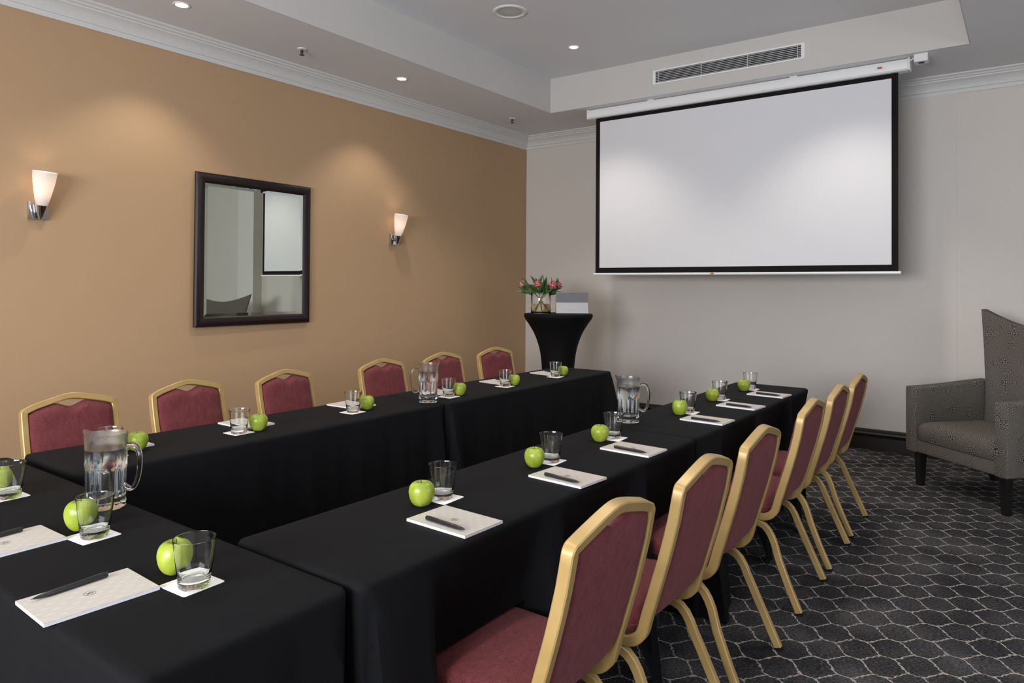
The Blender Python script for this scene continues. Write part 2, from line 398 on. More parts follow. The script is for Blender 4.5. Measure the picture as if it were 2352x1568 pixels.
# ceiling: soffit ring, tray sides, tray top
mb = MB()
for (a, b_, c, d_) in ((XL, TX0, YB, YF), (TX1, XR, YB, YF), (TX0, TX1, YB, TY0), (TX0, TX1, TY1, YF)): mb.box(a, b_, c, d_, ZS, ZS + 0.6)
mb.box(TX0, TX1, TY0, TY1, ZT, ZT + 0.26)
struct(mb.build('ceiling', 'white_paint', smooth=0, merge=False))
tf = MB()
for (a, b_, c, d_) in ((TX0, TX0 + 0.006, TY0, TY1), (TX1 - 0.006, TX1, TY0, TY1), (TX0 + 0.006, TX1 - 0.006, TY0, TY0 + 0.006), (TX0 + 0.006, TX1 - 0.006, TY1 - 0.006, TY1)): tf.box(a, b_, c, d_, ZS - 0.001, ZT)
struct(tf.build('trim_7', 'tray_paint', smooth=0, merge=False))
# cornice
prof = [(0, -0.146), (0.010, -0.146), (0.012, -0.116), (0.020, -0.112), (0.022, -0.101), (0.016, -0.098), (0.020, -0.088), (0.030, -0.070), (0.046, -0.054), (0.064, -0.044), (0.066, -0.034), (0.078, -0.031), (0.084, -0.020), (0.094, -0.014), (0.100, -0.010), (0.100, 0.0), (0, 0)]
def cornice(name, fn):
    struct(MB().loft([[fn(o_, z_, e) for (o_, z_) in prof] for e in (0, 1)], True, True, True).build(name, 'cornice_paint', smooth=25))
cornice('trim_3', lambda o_, z_, e: (XL + o_, (YB + o_) if e == 0 else (YF - o_), ZS + z_))
cornice('trim_4', lambda o_, z_, e: ((XL + o_) if e == 0 else (XR - o_), YF - o_, ZS + z_))
cornice('trim_5', lambda o_, z_, e: (XR - o_, (YF - o_) if e == 0 else (YB + o_), ZS + z_))
cornice('trim_6', lambda o_, z_, e: ((XR - o_) if e == 0 else (XL + o_), YB + o_, ZS + z_))
# skirting
bp = [(0, 0), (0.035, 0), (0.035, 0.105), (0.028, 0.112), (0.030, 0.118), (0.044, 0.124), (0.050, 0.136), (0.046, 0.150), (0.034, 0.162), (0.016, 0.170), (0, 0.172)]
def skirt(name, fn):
    struct(MB().loft([[fn(o_, z_, e) for (o_, z_) in bp] for e in (0, 1)], True, True, True).build(name, 'dark_skirting', smooth=30))
skirt('baseboard_left', lambda o_, z_, e: (XL + o_, (YB + o_) if e == 0 else (YF - o_), z_))
skirt('baseboard_far', lambda o_, z_, e: ((XL + o_) if e == 0 else (XR - o_), YF - o_ - 0.012, z_))
skirt('baseboard_right', lambda o_, z_, e: (XR - o_, (YF - o_) if e == 0 else (YB + o_), z_))
skirt('baseboard_back', lambda o_, z_, e: ((XR - o_) if e == 0 else (XL + o_), YB + o_, z_))

# ------------------------------------------------------------------ ceiling fittings
def ring_prof(r0, r1, z0, z1):
    return [(r0, z1), (r0, z0 + 0.001), (r0 + 0.002, z0), (r1 - 0.002, z0), (r1, z0 + 0.002), (r1, z1)]
def make_downlight(label, x, y, z, power, cone):
    t_ = empty('downlight', label, 'ceiling light', (x, y, z), group='recessed downlights')
    MB().loft([[(r * math.cos(2 * PI * k / 32), r * math.sin(2 * PI * k / 32), zz) for k in range(32)] for r, zz in ((0.036, 0.0), (0.036, -0.003), (0.046, -0.005), (0.052, -0.002), (0.052, 0.0))], True, False, False, loop=True).build('trim_ring', 'white_enamel', t_)
    MB().lathe([(0.0355, -0.001), (0.0355, -0.0025)], 24).build('lamp_lens', 'lamp_face', t_)
    l = bpy.data.lights.new('lamp_spot', 'SPOT'); l.energy = power; l.color = WARM; l.spot_size = cone; l.spot_blend = 0.6; l.shadow_soft_size = 0.03 if z < ZT - 0.1 else 0.06
    o = bpy.data.objects.new('lamp_spot', l); COL.objects.link(o); o.parent = t_; o.location = (0, 0, -0.03)
    return t_
lab_s = ['small round downlight over the left wall, above the bottom-left place settings', 'lit round downlight on the low ceiling, top left corner of the photo', 'lit round downlight on the low ceiling above the right-hand wall lamp',
         'round downlight over the armchair side of the room', 'round downlight over the carpet right of the chairs', 'round downlight behind the camera on the right']
for (x_, y_), lb in zip(DOWN_SOFFIT, lab_s): make_downlight(lb, x_, y_, ZS, P_SOFFIT if x_ < 0 else 6, math.radians(98))
lab_t = ['lit round downlight in the raised ceiling, left of the air vent', 'round downlight in the raised ceiling above the right half of the screen'] + ['round downlight in the raised ceiling over the %s' % s_ for s_ in ('left table row middle', 'right table row middle', 'left table row near end', 'right table row near end')]
for (x_, y_), lb in zip(DOWN_TRAY, lab_t): make_downlight(lb, x_, y_, ZT, {5.22: 62, 3.2: 66, 1.2: 42}[y_], math.radians(100 if y_ > 5 else 112))

sp = empty('ceiling_speaker', 'round white ceiling speaker in the raised ceiling, top centre', 'speaker', (-3.16, 4.26, ZT))
MB().loft([[(r * math.cos(2 * PI * k / 48), r * math.sin(2 * PI * k / 48), zz) for k in range(48)] for r, zz in ((0.098, 0.0), (0.098, -0.004), (0.112, -0.011), (0.124, -0.008), (0.130, 0.0))], True, False, False, loop=True).build('speaker_ring', 'white_plastic', sp)
MB().lathe([(0.099, -0.0005), (0.099, -0.003), (0.08, -0.005), (0.02, -0.006)], 48).build('speaker_grille', 'grille', sp)

def sprinkler(x, y, label):
    s_ = empty('fire_sprinkler', label, 'sprinkler', (x, y, ZS), group='ceiling sprinklers')
    MB().lathe([(0.036, 0), (0.036, -0.003), (0.030, -0.007), (0.010, -0.008)], 24).build('escutcheon', 'white_plastic', s_)
    mb = MB().lathe([(0.010, -0.006), (0.010, -0.022), (0.006, -0.026), (0.004, -0.040), (0.007, -0.044)], 12)
    mb.sweep([(0.010, 0, -0.018), (0.015, 0, -0.030), (0.004, 0, -0.044)], (0, 1, 0), 0.003, 0.004, 0.001)
    mb.sweep([(-0.010, 0, -0.018), (-0.015, 0, -0.030), (-0.004, 0, -0.044)], (0, 1, 0), 0.003, 0.004, 0.001)
    mb.build('sprinkler_body', 'sprinkler_metal', s_)
    MB().lathe([(0.018, -0.044), (0.018, -0.047), (0.008, -0.049)], 16).build('deflector', 'sprinkler_metal', s_)
sprinkler(-4.315, 3.25, 'fire sprinkler between the two downlights on the low ceiling')
sprinkler(-4.315, 5.87, 'fire sprinkler on the low ceiling near the room corner')

# air vent on the tray face
v_ = empty('air_vent', 'long white slatted air vent above the projector screen', 'air vent', (-2.096, TY1 - 0.006, 3.272))
W2, H2 = 0.655, 0.064
f = MB()
for (a, b_, c, d_) in ((-W2 + 0.026, W2 - 0.026, H2 - 0.013, H2), (-W2 + 0.026, W2 - 0.026, -H2, -H2 + 0.013), (-W2, -W2 + 0.026, -H2, H2), (W2 - 0.026, W2, -H2, H2)): f.box(a, b_, -0.012, 0.0, c, d_)
f.build('vent_frame', 'white_enamel', v_, merge=False)
MB().box(-W2 + 0.02, W2 - 0.02, -0.002, 0.0, -H2 + 0.01, H2 - 0.01).build('vent_backing', 'vent_dark', v_)
s_ = MB()
for k in range(7):
    zc = -H2 + 0.013 + (2 * H2 - 0.026) * (k + 0.5) / 7
    s_.box(-W2 + 0.026, W2 - 0.026, -0.010, -0.003, zc - 0.0022, zc + 0.0022)
s_.build('slats', 'slat_grey', v_, merge=False)
for xx in (-0.60, -0.2, 0.2, 0.60): MB().box(xx - 0.003, xx + 0.003, -0.0115, -0.002, -H2 + 0.013, H2 - 0.013).build('mullion', 'slat_grey', v_)

# projector screen
YS = 6.03
ps = empty('projector_screen', 'large pull-down projector screen with black border on the far wall', 'projector screen', (-2.105, YS, 1.47))
cs = []
for xx in (-1.375, 1.375):
    ring = []
    for (a, b_) in ((0.045, 1.637), (-0.005, 1.637), (-0.028, 1.632), (-0.040, 1.616), (-0.044, 1.590), (-0.040, 1.560), (-0.028, 1.548), (-0.010, 1.545), (0.045, 1.545)): ring.append((xx, a, b_))
    cs.append(ring)
ca = MB().loft(cs).build('casing', 'white_enamel', ps)
MB().box(-1.392, -1.375, -0.044, 0.045, 1.543, 1.638).build('end_cap', 'white_plastic', ps, bevel=0.006)
MB().box(1.375, 1.392, -0.044, 0.045, 1.543, 1.638).build('end_cap', 'white_plastic', ps, bevel=0.006)
for xx in (-0.72, 0.55): MB().box(xx - 0.03, xx + 0.03, -0.03, 0.02, 1.632, 1.642).build('bracket', 'white_plastic', ps)
st_ = MB().box(1.15, 1.225, -0.0455, -0.0435, 1.577, 1.595).build('maker_sticker', 'white_plastic', ca)
MB().box(1.172, 1.204, -0.0468, -0.0450, 1.583, 1.598).build('sticker_print', 'orange_print', ca)
MB().box(1.174, 1.187, -0.0474, -0.0455, 1.587, 1.594).box(1.190, 1.202, -0.0474, -0.0455, 1.587, 1.594).build('sticker_letters', 'red_print', ca, merge=False)
MB().box(-1.307, 1.307, -0.0015, 0.0015, 0.035, 1.56).build('border_fabric', 'screen_black', ps, smooth=0)
MB().box(-1.262, 1.262, -0.0030, -0.0015, 0.088, 1.508).build('viewing_surface', 'screen_white', ps, smooth=0)
bb = MB().tube([(-1.325, 0, 0.026), (1.325, 0, 0.026)], 0.0115, 12).build('bottom_bar', 'white_enamel', ps)
MB().box(-0.150, -0.120, -0.013, -0.009, 0.019, 0.033).build('bar_tab', 'orange_print', bb)
bx = empty('relay_box', 'small white box under the ceiling beside the screen casing', 'box', (-0.640, 5.99, ZS))
MB().box(-0.045, 0.045, -0.045, 0.045, -0.058, 0.0).build('box_body', 'white_plastic', bx, bevel=0.003)
MB().box(-0.018, 0.018, -0.020, 0.010, -0.061, -0.0585).build('socket', 'vent_dark', bx)
MB().tube([(-0.045, 0, -0.012), (-0.075, 0, -0.030), (-0.094, 0, -0.034)], 0.005, 8).build('cable', 'white_plastic', bx)

# ------------------------------------------------------------------ mirror on the left wall
MW, MH = 0.495, 0.5475
mr = empty('wall_mirror', 'rectangular mirror in dark brown frame on the tan wall', 'mirror', (XL + 0.019, 3.157, 1.617), rz=math.radians(0.76))
fp = [(0.0, 0.0), (0.0, 0.012), (0.006, 0.020), (0.020, 0.030), (0.036, 0.033), (0.052, 0.028), (0.066, 0.018), (0.072, 0.012), (0.072, 0.0)]   # inward, out of wall
rings = []
for (sy, sz) in ((-1, -1), (1, -1), (1, 1), (-1, 1)):
    rings.append([(o_, sy * (MW - i_), sz * (MH - i_)) for i_, o_ in fp])
MB().loft(rings, True, False, False, loop=True).build('frame', 'mirror_frame', mr, smooth=25)
iw, ih, bv = MW - 0.068, MH - 0.068, 0.026
gl_ = MB()
inn = [(0.0105, sy * (iw - bv), sz * (ih - bv)) for sy, sz in ((-1, -1), (1, -1), (1, 1), (-1, 1))]
out = [(0.0095, sy * iw, sz * ih) for sy, sz in ((-1, -1), (1, -1), (1, 1), (-1, 1))]
back = [(0.004, sy * iw, sz * ih) for sy, sz in ((-1, -1), (1, -1), (1, 1), (-1, 1))]
gl_.loft([back, out, inn], True, True, True)
gl_.build('mirror_pane', 'mirror_glass', mr, smooth=0)

# ------------------------------------------------------------------ wall lamps
def sconce(y, label):
    t_ = empty('wall_lamp', label, 'wall lamp', (XL, y, 1.79), group='wall lamps on the tan wall')
    MB().box(0.0, 0.022, -0.052, 0.052, -0.042, 0.062).build('wall_plate', 'chrome', t_, bevel=0.002)
    ax0 = Vector((0.052, 0, -0.040)); dirv = Vector((0.20, 0, 0.98)).normalized()
    MB().tube([(0.015, 0, 0.005), (0.055, 0, 0.005)], 0.012, 12).build('arm', 'chrome', t_)
    a = Vector((0, 1, 0)); b_ = dirv.cross(a)
    def rings(pr): return [[ax0 + dirv * z_ + (a * math.cos(2 * PI * k / 32) + b_ * math.sin(2 * PI * k / 32)) * r for k in range(32)] for r, z_ in pr]
    MB().loft(rings([(0.006, 0.0), (0.016, 0.02), (0.024, 0.05), (0.031, 0.082), (0.026, 0.084), (0.020, 0.05), (0.008, 0.02)])).build('cup', 'chrome', t_)
    prs = [(0.030, 0.082), (0.038, 0.115), (0.047, 0.16), (0.055, 0.205), (0.0600, 0.245), (0.0625, 0.278)]
    outer = rings(prs); inner = rings([(r - 0.003, z_) for r, z_ in reversed(prs)])
    MB().loft(outer + inner, True, False, False).build('lamp_shade', 'frosted_shade', t_)
    bc = ax0 + dirv * 0.165
    MB().lathe([(0.004, -0.03), (0.011, -0.022), (0.014, 0.0), (0.011, 0.018), (0.003, 0.026)], 12, tuple(bc)).build('bulb', 'bulb_glow', t_)
    l = bpy.data.lights.new('bulb_light', 'POINT'); l.energy = 0.75; l.color = (1.0, 0.80, 0.62); l.shadow_soft_size = 0.02
    o = bpy.data.objects.new('bulb_light', l); COL.objects.link(o); o.parent = t_; o.location = bc + dirv * 0.055
sconce(1.70, 'frosted glass wall lamp left of the mirror, chrome bracket')
sconce(4.60, 'frosted glass wall lamp right of the mirror, chrome bracket')

# ------------------------------------------------------------------ tables and cloths
def table_under(name_label, x0, x1, y0, y1):
    t_ = empty('folding_table', name_label, 'table', ((x0 + x1) / 2, (y0 + y1) / 2, 0))
    w_, l_ = (x1 - x0) / 2 - 0.014, (y1 - y0) / 2 - 0.014
    MB().box(-w_, w_, -l_, l_, TZ - 0.026, TZ - 0.004).build('tabletop', 'plywood', t_, bevel=0.003)
    for sx in (-1, 1):
        for sy in (-1, 1):
            MB().tube([(sx * (w_ - 0.10), sy * (l_ - 0.12), 0.0), (sx * (w_ - 0.10), sy * (l_ - 0.12), TZ - 0.026)], 0.0125, 10).build('leg', 'steel_leg', t_)
def cloth(label, x0, x1, y0, y1, notches=(), flat=(), seed=0, flare=0.06, zoff=0.0, corner_flare=None):
    rnd = random.Random(seed); R = 0.030; ph = [rnd.uniform(0, 6.28) for _ in range(6)]
    pts = []
    def side(p, q, nrm, sid):
        L = (Vector(q) - Vector(p)).length; n_ = max(2, int(L / 0.022))
        for k in range(n_ + 1):
            t = k / n_; pts.append((p[0] + (q[0] - p[0]) * t, p[1] + (q[1] - p[1]) * t, nrm, sid, min(t, 1 - t) * L))
    def corner(cx, cy, a0, sid):
        for k in range(1, 7):
            a = a0 + PI / 2 * k / 7; pts.append((cx + R * math.cos(a), cy + R * math.sin(a), (math.cos(a), math.sin(a)), sid, 0.0))
    side((x1, y0 + R), (x1, y1 - R), (1, 0), 'r'); corner(x1 - R, y1 - R, 0, 'rt')
    side((x1 - R, y1), (x0 + R, y1), (0, 1), 't'); corner(x0 + R, y1 - R, PI / 2, 'tl')
    side((x0, y1 - R), (x0, y0 + R), (-1, 0), 'l'); corner(x0 + R, y0 + R, PI, 'lb')
    side((x0 + R, y0), (x1 - R, y0), (0, -1), 'b'); corner(x1 - R, y0 + R, 1.5 * PI, 'br')
    H = TZ + zoff; rows = [(0.030, 0.0), (0.012, 0.0004), (0.004, 0.003), (0.0, 0.009), (-0.001, 0.018)]
    NR = 16; cols = []; s_ = 0.0; last = None
    for (px, py, nr, sid, dc) in pts:
        if last: s_ += math.hypot(px - last[0], py - last[1])
        last = (px, py); col = []
        zb = 0.006; inward = 0.0
        for (nsid, c, hw, zn) in notches:
            if nsid in sid:
                co = py if nsid in 'rl' else px
                k = 1 - sstep(hw, hw + 0.022, abs(co - c)); zb = zb + (zn - zb) * k; inward = max(inward, k)
        am = 0.15 if sid in flat else 1.0
        fl = flare
        if corner_flare and sid in corner_flare: fl = corner_flare[sid]
        elif corner_flare and len(sid) == 1:
            for cs_, val in corner_flare.items():
                if sid in cs_: fl = max(fl, val) if dc < 0.2 else fl
        for (ins, dz) in rows: col.append((px - nr[0] * ins, py - nr[1] * ins, H - dz))
        for j in range(1, NR + 1):
            z_ = (H - 0.018) + (zb - (H - 0.018)) * j / NR; t = (H - z_) / H
            off = am * (t ** 0.9) * (0.012 + 0.011 * math.sin(s_ * 21 + ph[0]) + 0.007 * math.sin(s_ * 47 + ph[1]) + 0.004 * math.sin(s_ * 90 + ph[2] + 2 * t))
            cf = math.exp(-(dc / 0.07) ** 2) if sid not in flat else 0.0
            off += fl * cf * t * (1.0 if sid not in flat else 0)
            if inward: off = off * (1 - inward) - inward * 0.050 * sstep(0.0, 0.36, t)
            elif notches and sid in 'rl' and sid == notches[0][0]: off += 0.055 * t
            col.append((px + nr[0] * off, py + nr[1] * off, z_))
        cols.append(col)
    mb = MB(); n_ = len(cols); R_ = len(cols[0])
    for c in cols: mb.v += c
    for a in range(n_):
        b_ = (a + 1) % n_
        for j in range(R_ - 1): mb.f.append((a * R_ + j, b_ * R_ + j, b_ * R_ + j + 1, a * R_ + j + 1))
    mb.f.append(tuple(a * R_ for a in range(n_)))
    o = mb.build('tablecloth', 'black_linen', smooth=60)
    return tag(o, label, 'tablecloth', 'black tablecloths')
CH_R = [(-0.772, 1.455, 0), (-0.765, 2.01, 0), (-0.772, 2.57, 0), (-0.782, 3.343, 0), (-0.787, 3.918, 0), (-0.795, 4.484, 0)]
CH_L = [(-3.46, 1.385, -3), (-3.48, 1.94, -5), (-3.475, 2.52, -6), (-3.495, 3.30, 0), (-3.50, 3.91, 2), (-3.475, 4.51, 5)]
RX0, RX1, LX0, LX1 = -1.575, -1.112, -2.968, -2.500
YM, YE = 2.822, 4.665
nz = 0.482
table_under('folding table under the cloth, right row near half', RX0, RX1, 1.0, YM - 0.004)
table_under('folding table under the cloth, right row far half', RX0, RX1, YM, YE)
table_under('folding table under the cloth, left row near half', LX0, LX1, 1.03, YM - 0.004)
table_under('folding table under the cloth, left row far half', LX0, LX1, YM, YE)
table_under('folding table under the cloth across the bottom left corner', -2.97, -1.13, 0.55, 0.985)
cloth('black cloth on the near table of the right row', RX0, RX1, 1.0, YM - 0.002, [('r', c[1], 0.213, nz) for c in CH_R[:3]], ('b', 't', 'tl', 'rt', 'lb', 'br'), 1)
cloth('black cloth on the far table of the right row', RX0, RX1, YM + 0.002, YE, [('r', c[1], 0.213, nz) for c in CH_R[3:]], ('b', 'lb', 'br'), 2, 0.05)
cloth('black cloth on the near table of the left row', LX0, LX1, 1.03, YM - 0.002, [('l', c[1], 0.225, nz) for c in CH_L[:3]], ('b', 't', 'tl', 'rt', 'lb', 'br'), 3)
cloth('black cloth on the far table of the left row', LX0, LX1 + 0.006, YM + 0.002, YE, [('l', c[1], 0.225, nz) for c in CH_L[3:]], ('b', 'lb', 'br'), 4, 0.05, corner_flare={'rt': 0.15, 'tl': 0.08})
cloth('black cloth on the head table in the bottom left corner', -2.97, -1.13, 0.55, 0.988, (), ('t', 'tl', 'rt'), 5, 0.05)

# ------------------------------------------------------------------ banquet chairs
YZ = [(0.89, -0.008), (0.83, 0.0), (0.75, 0.014), (0.65, 0.038), (0.50, 0.082), (0.45, 0.098), (0.40, 0.118)]
def yb(z):
    for (z1, y1), (z0, y0) in zip(YZ, YZ[1:]):
        if z >= z0: return y0 + (y1 - y0) * (z - z0) / (z1 - z0)
    return YZ[-1][1]
def ztop(x): return 0.880 - 0.047 * math.sqrt((x / 0.176) ** 2 + 0.045)
def nback(z): return (0, 0.97, 0.24)
HXF = 0.188
def frame_pts():
    half = []                                        # from front end of the rail up to the peak (right side x>0)
    for y_ in (0.520, 0.40, 0.30, 0.20): half.append(((HXF, y_, 0.376 + 0.01 * (y_ - 0.2)), (0, 0, 1)))
    for k in range(1, 8):
        a = math.radians(74 * k / 7); half.append(((HXF, 0.166 - 0.064 * math.sin(a), 0.375 + 0.064 * (1 - math.cos(a))), (0, math.sin(a), math.cos(a))))
    for z_ in (0.47, 0.51, 0.56, 0.62, 0.68, 0.74, 0.795): half.append(((HXF, yb(z_), z_), nback(z_)))
    for k in range(1, 6):
        a = math.radians(72 * k / 5); r_ = 0.015
        half.append(((HXF - r_ + r_ * math.cos(a), yb(0.815), 0.8135 + r_ * math.sin(a)), nback(0.8)))
    for x_ in (0.145, 0.12, 0.09, 0.065, 0.045, 0.03, 0.015, 0.0): half.append(((x_, yb(ztop(x_)), ztop(x_)), nback(0.86)))
    full = half + [((-p[0][0], p[0][1], p[0][2]), p[1]) for p in reversed(half[:-1])]
    return [p[0] for p in full], [p[1] for p in full]
def rounded_rect(hx, y0, y1, r, z, n=6, dz=None):
    out_ = []
    for (cx, cy, a0) in ((hx - r, y1 - r, 0), (-hx + r, y1 - r, 90), (-hx + r, y0 + r, 180), (hx - r, y0 + r, 270)):
        for k in range(n + 1):
            a = math.radians(a0 + 90 * k / n); out_.append((cx + r * math.cos(a), cy + r * math.sin(a), z))
    return out_
def make_chair(label, loc, rz, group):
    t_ = empty('banquet_chair', label, 'chair', loc, rz, group)
    P_, N_ = frame_pts()
    MB().sweep(P_, N_, 0.0265, 0.031, 0.003, seg=1).build('frame', 'gold_frame', t_, smooth=40)
    # seat cushion
    prs = [(0.030, 0.392), (0.008, 0.394), (0.0, 0.402), (0.0, 0.432), (0.003, 0.447), (0.010, 0.458), (0.024, 0.466), (0.06, 0.471), (0.12, 0.4745), (0.19, 0.476)]
    MB().loft([rounded_rect(0.203 - i_, 0.130 + i_, 0.535 - i_, max(0.05 - i_ * 0.5, 0.006), z_) for i_, z_ in prs]).build('seat', 'burgundy_fabric', t_, smooth=60)
    rp = rounded_rect(0.2035, 0.1295, 0.5355, 0.05, 0.418); rp.append(rp[0])
    MB().tube(rp, 0.0035, 6, caps=False).build('piping', 'burgundy_fabric', t_)
    # back pad
    NU, NV = 28, 26; fr, bk = [], []
    for j in range(NV + 1):
        v = j / NV; rf, rb = [], []
        for i_ in range(NU + 1):
            u = -1 + 2 * i_ / NU
            x0_ = 0.1765 * u
            top = ztop(x0_) - 0.014 - (0.004 if abs(u) > 0.9 else 0) - 0.030 * (0.5 + 0.5 * math.cos(PI * min(1, abs(x0_) / 0.072)))
            low = 0.432 + 0.040 * abs(u) ** 4
            z_ = low + (top - low) * v
            e = (1 - abs(u) ** 10) ** 0.5 * (1 - abs(2 * v - 1) ** 14) ** 0.5
            y_ = yb(z_)
            rf.append((x0_, y_ + 0.006 + 0.026 * e + 0.008 * e * (1 - u * u), z_)); rb.append((x0_, y_ - 0.004 - 0.010 * e, z_))
        fr.append(rf); bk.append(rb)
    mb = MB(); n_ = NU + 1
    for g_ in (fr, bk):
        base = len(mb.v)
        for r_ in g_: mb.v += r_
        for j in range(NV):
            for i_ in range(NU): mb.f.append((base + j * n_ + i_, base + j * n_ + i_ + 1, base + (j + 1) * n_ + i_ + 1, base + (j + 1) * n_ + i_))
    o2 = (NV + 1) * n_
    bd = [i_ for i_ in range(n_)] + [j * n_ + NU for j in range(1, NV + 1)] + [NV * n_ + i_ for i_ in range(NU - 1, -1, -1)] + [j * n_ for j in range(NV - 1, 0, -1)]
    for a, b_ in zip(bd, bd[1:] + bd[:1]): mb.f.append((a, b_, b_ + o2, a + o2))
    mb.build('backrest', 'burgundy_fabric', t_, smooth=60)
    # legs
    for sx in (-1, 1):
        X = sx * HXF
        XO = sx * 0.215
        rear = [(X, 0.30, 0.348), (X, 0.22, 0.348), (X, 0.180, 0.346), (X, 0.156, 0.337), (X, 0.138, 0.320), (X, 0.124, 0.298), (X, 0.112, 0.27), ((X + XO) / 2, 0.088, 0.205), (XO - sx * 0.004, 0.045, 0.105), (XO, 0.001, 0.009)]
        l_ = MB().sweep(rear, (1, 0, 0), 0.028, 0.023, 0.003, seg=1).build('leg', 'gold_frame', t_, smooth=40)
        MB().sweep([(XO, 0.0025, 0.0105), (XO, -0.001, 0.0)], (1, 0, 0), 0.029, 0.026, 0.003).build('leg_tip', 'rubber', l_)
        front = [(X, 0.34, 0.350), (X, 0.42, 0.350), (X, 0.462, 0.346), (X, 0.486, 0.332), (X, 0.500, 0.31), (X, 0.508, 0.28), (X, 0.516, 0.20), (X, 0.531, 0.009)]
        l_ = MB().sweep(front, (1, 0, 0), 0.028, 0.023, 0.003, seg=1).build('leg', 'gold_frame', t_, smooth=40)
        MB().sweep([(X, 0.5305, 0.0105), (X, 0.532, 0.0)], (1, 0, 0), 0.029, 0.026, 0.003).build('leg_tip', 'rubber', l_)
    MB().sweep([(-HXF, 0.50, 0.378), (HXF, 0.50, 0.378)], (0, 0, 1), 0.022, 0.024, 0.004).sweep([(-HXF, 0.235, 0.355), (HXF, 0.235, 0.355)], (0, 0, 1), 0.022, 0.022, 0.004).build('crossbar', 'gold_frame', t_, merge=False)
    return t_
ordn = ['nearest the camera', 'second from the camera', 'third from the camera', 'fourth from the camera', 'fifth from the camera', 'farthest from the camera']
ch0 = make_chair('burgundy chair with gold frame, right row, ' + ordn[0], (CH_R[0][0], CH_R[0][1], 0), PI / 2, 'banquet chairs along the right row')
for k in range(1, 6):
    dup(ch0, (CH_R[k][0], CH_R[k][1], 0), PI / 2 + math.radians(CH_R[k][2]), 'burgundy chair with gold frame, right row, ' + ordn[k])
for k in range(6):
    dup(ch0, (CH_L[k][0], CH_L[k][1], 0), -PI / 2 + math.radians(-CH_L[k][2]), 'burgundy chair with gold frame by the tan wall, ' + ordn[k], 'banquet chairs along the tan wall')

# ------------------------------------------------------------------ place settings (local: +Y away from the sitter, pad centre at origin)
def make_pad(label, loc, rz):
    t_ = empty('notepad', label, 'notepad', loc, rz, 'notepads')
    MB().box(-0.074, 0.074, -0.104, 0.104, 0.0, 0.0062).build('pages', 'paper_white', t_)
    cv = MB().box(-0.074, 0.074, -0.104, 0.104, 0.0062, 0.0070).build('cover', 'pad_cover', t_)
    em = MB(); zt = 0.0073
    rings = [[(r * math.cos(2 * PI * k / 40), r * math.sin(2 * PI * k / 40), z_) for k in range(40)] for r, z_ in ((0.0102, 0.0070), (0.0102, zt), (0.0108, zt), (0.0108, 0.0070))]
    em.loft(rings, True, False, False, loop=True)
    def stroke(pts_, w0, w1):
        n_ = len(pts_)
        rr_ = []
        for i_, (a, b_) in enumerate(pts_):
            q0 = Vector(pts_[max(0, i_ - 1)]); q1 = Vector(pts_[min(n_ - 1, i_ + 1)]); d_ = (q1 - q0).normalized(); nn = Vector((-d_.y, d_.x))
            w_ = (w0 + (w1 - w0) * i_ / (n_ - 1)) / 2
            rr_.append([(a + nn.x * w_, b_ + nn.y * w_, 0.0070), (a + nn.x * w_, b_ + nn.y * w_, zt), (a - nn.x * w_, b_ - nn.y * w_, zt), (a - nn.x * w_, b_ - nn.y * w_, 0.0070)])
        em.loft(rr_)
    stroke([(-0.0035, -0.0062), (-0.0030, -0.002), (-0.0030, 0.002), (-0.0035, 0.0058)], 0.0010, 0.0017)
    stroke([(-0.0035, 0.0058), (0.0005, 0.0064), (0.0038, 0.0045), (0.0036, 0.0015), (0.0004, -0.0004), (-0.0028, -0.0004)], 0.0009, 0.0013)
    stroke([(-0.0008, -0.0004), (0.0020, -0.0030), (0.0050, -0.0066)], 0.0019, 0.0014)
    em.build('emblem', 'ink', cv, merge=False, smooth=0)
    return t_
def make_pen(label, loc, rz):
    t_ = empty('pen', label, 'pen', loc, rz, 'black pens')
    def ry(pr): return [[(r * math.cos(2 * PI * k / 12), y_, 0.0057 + r * math.sin(2 * PI * k / 12)) for k in range(12)] for r, y_ in pr]
    MB().loft(ry([(0.0008, -0.072), (0.0020, -0.068), (0.0040, -0.058), (0.0054, -0.040), (0.0057, 0.0), (0.0057, 0.067), (0.0052, 0.070)])).build('barrel', 'pen_black', t_)
    MB().sweep([(0, 0.070, 0.0080), (0, 0.0705, 0.0102), (0, 0.060, 0.0112), (0, 0.028, 0.0108)], (0, 0, 1), 0.0052, 0.0012, 0.0005).build('clip', 'pen_black', t_)
    MB().loft(ry([(0.0006, -0.0745), (0.0014, -0.071)])).build('pen_tip', 'pen_grey', t_)
    return t_
def make_coaster(label, loc, rz):
    o = MB().loft([rounded_rect(0.0465 - i_, -0.0465 + i_, 0.0465 - i_, 0.006, z_) for i_, z_ in ((0.0003, 0.0), (0, 0.0003), (0, 0.0012), (0.0003, 0.0015))]).build('coaster', 'coaster_card', smooth=40)
    o.location = loc; o.rotation_euler = (0, 0, rz); return tag(o, label, 'coaster', 'white card coasters')
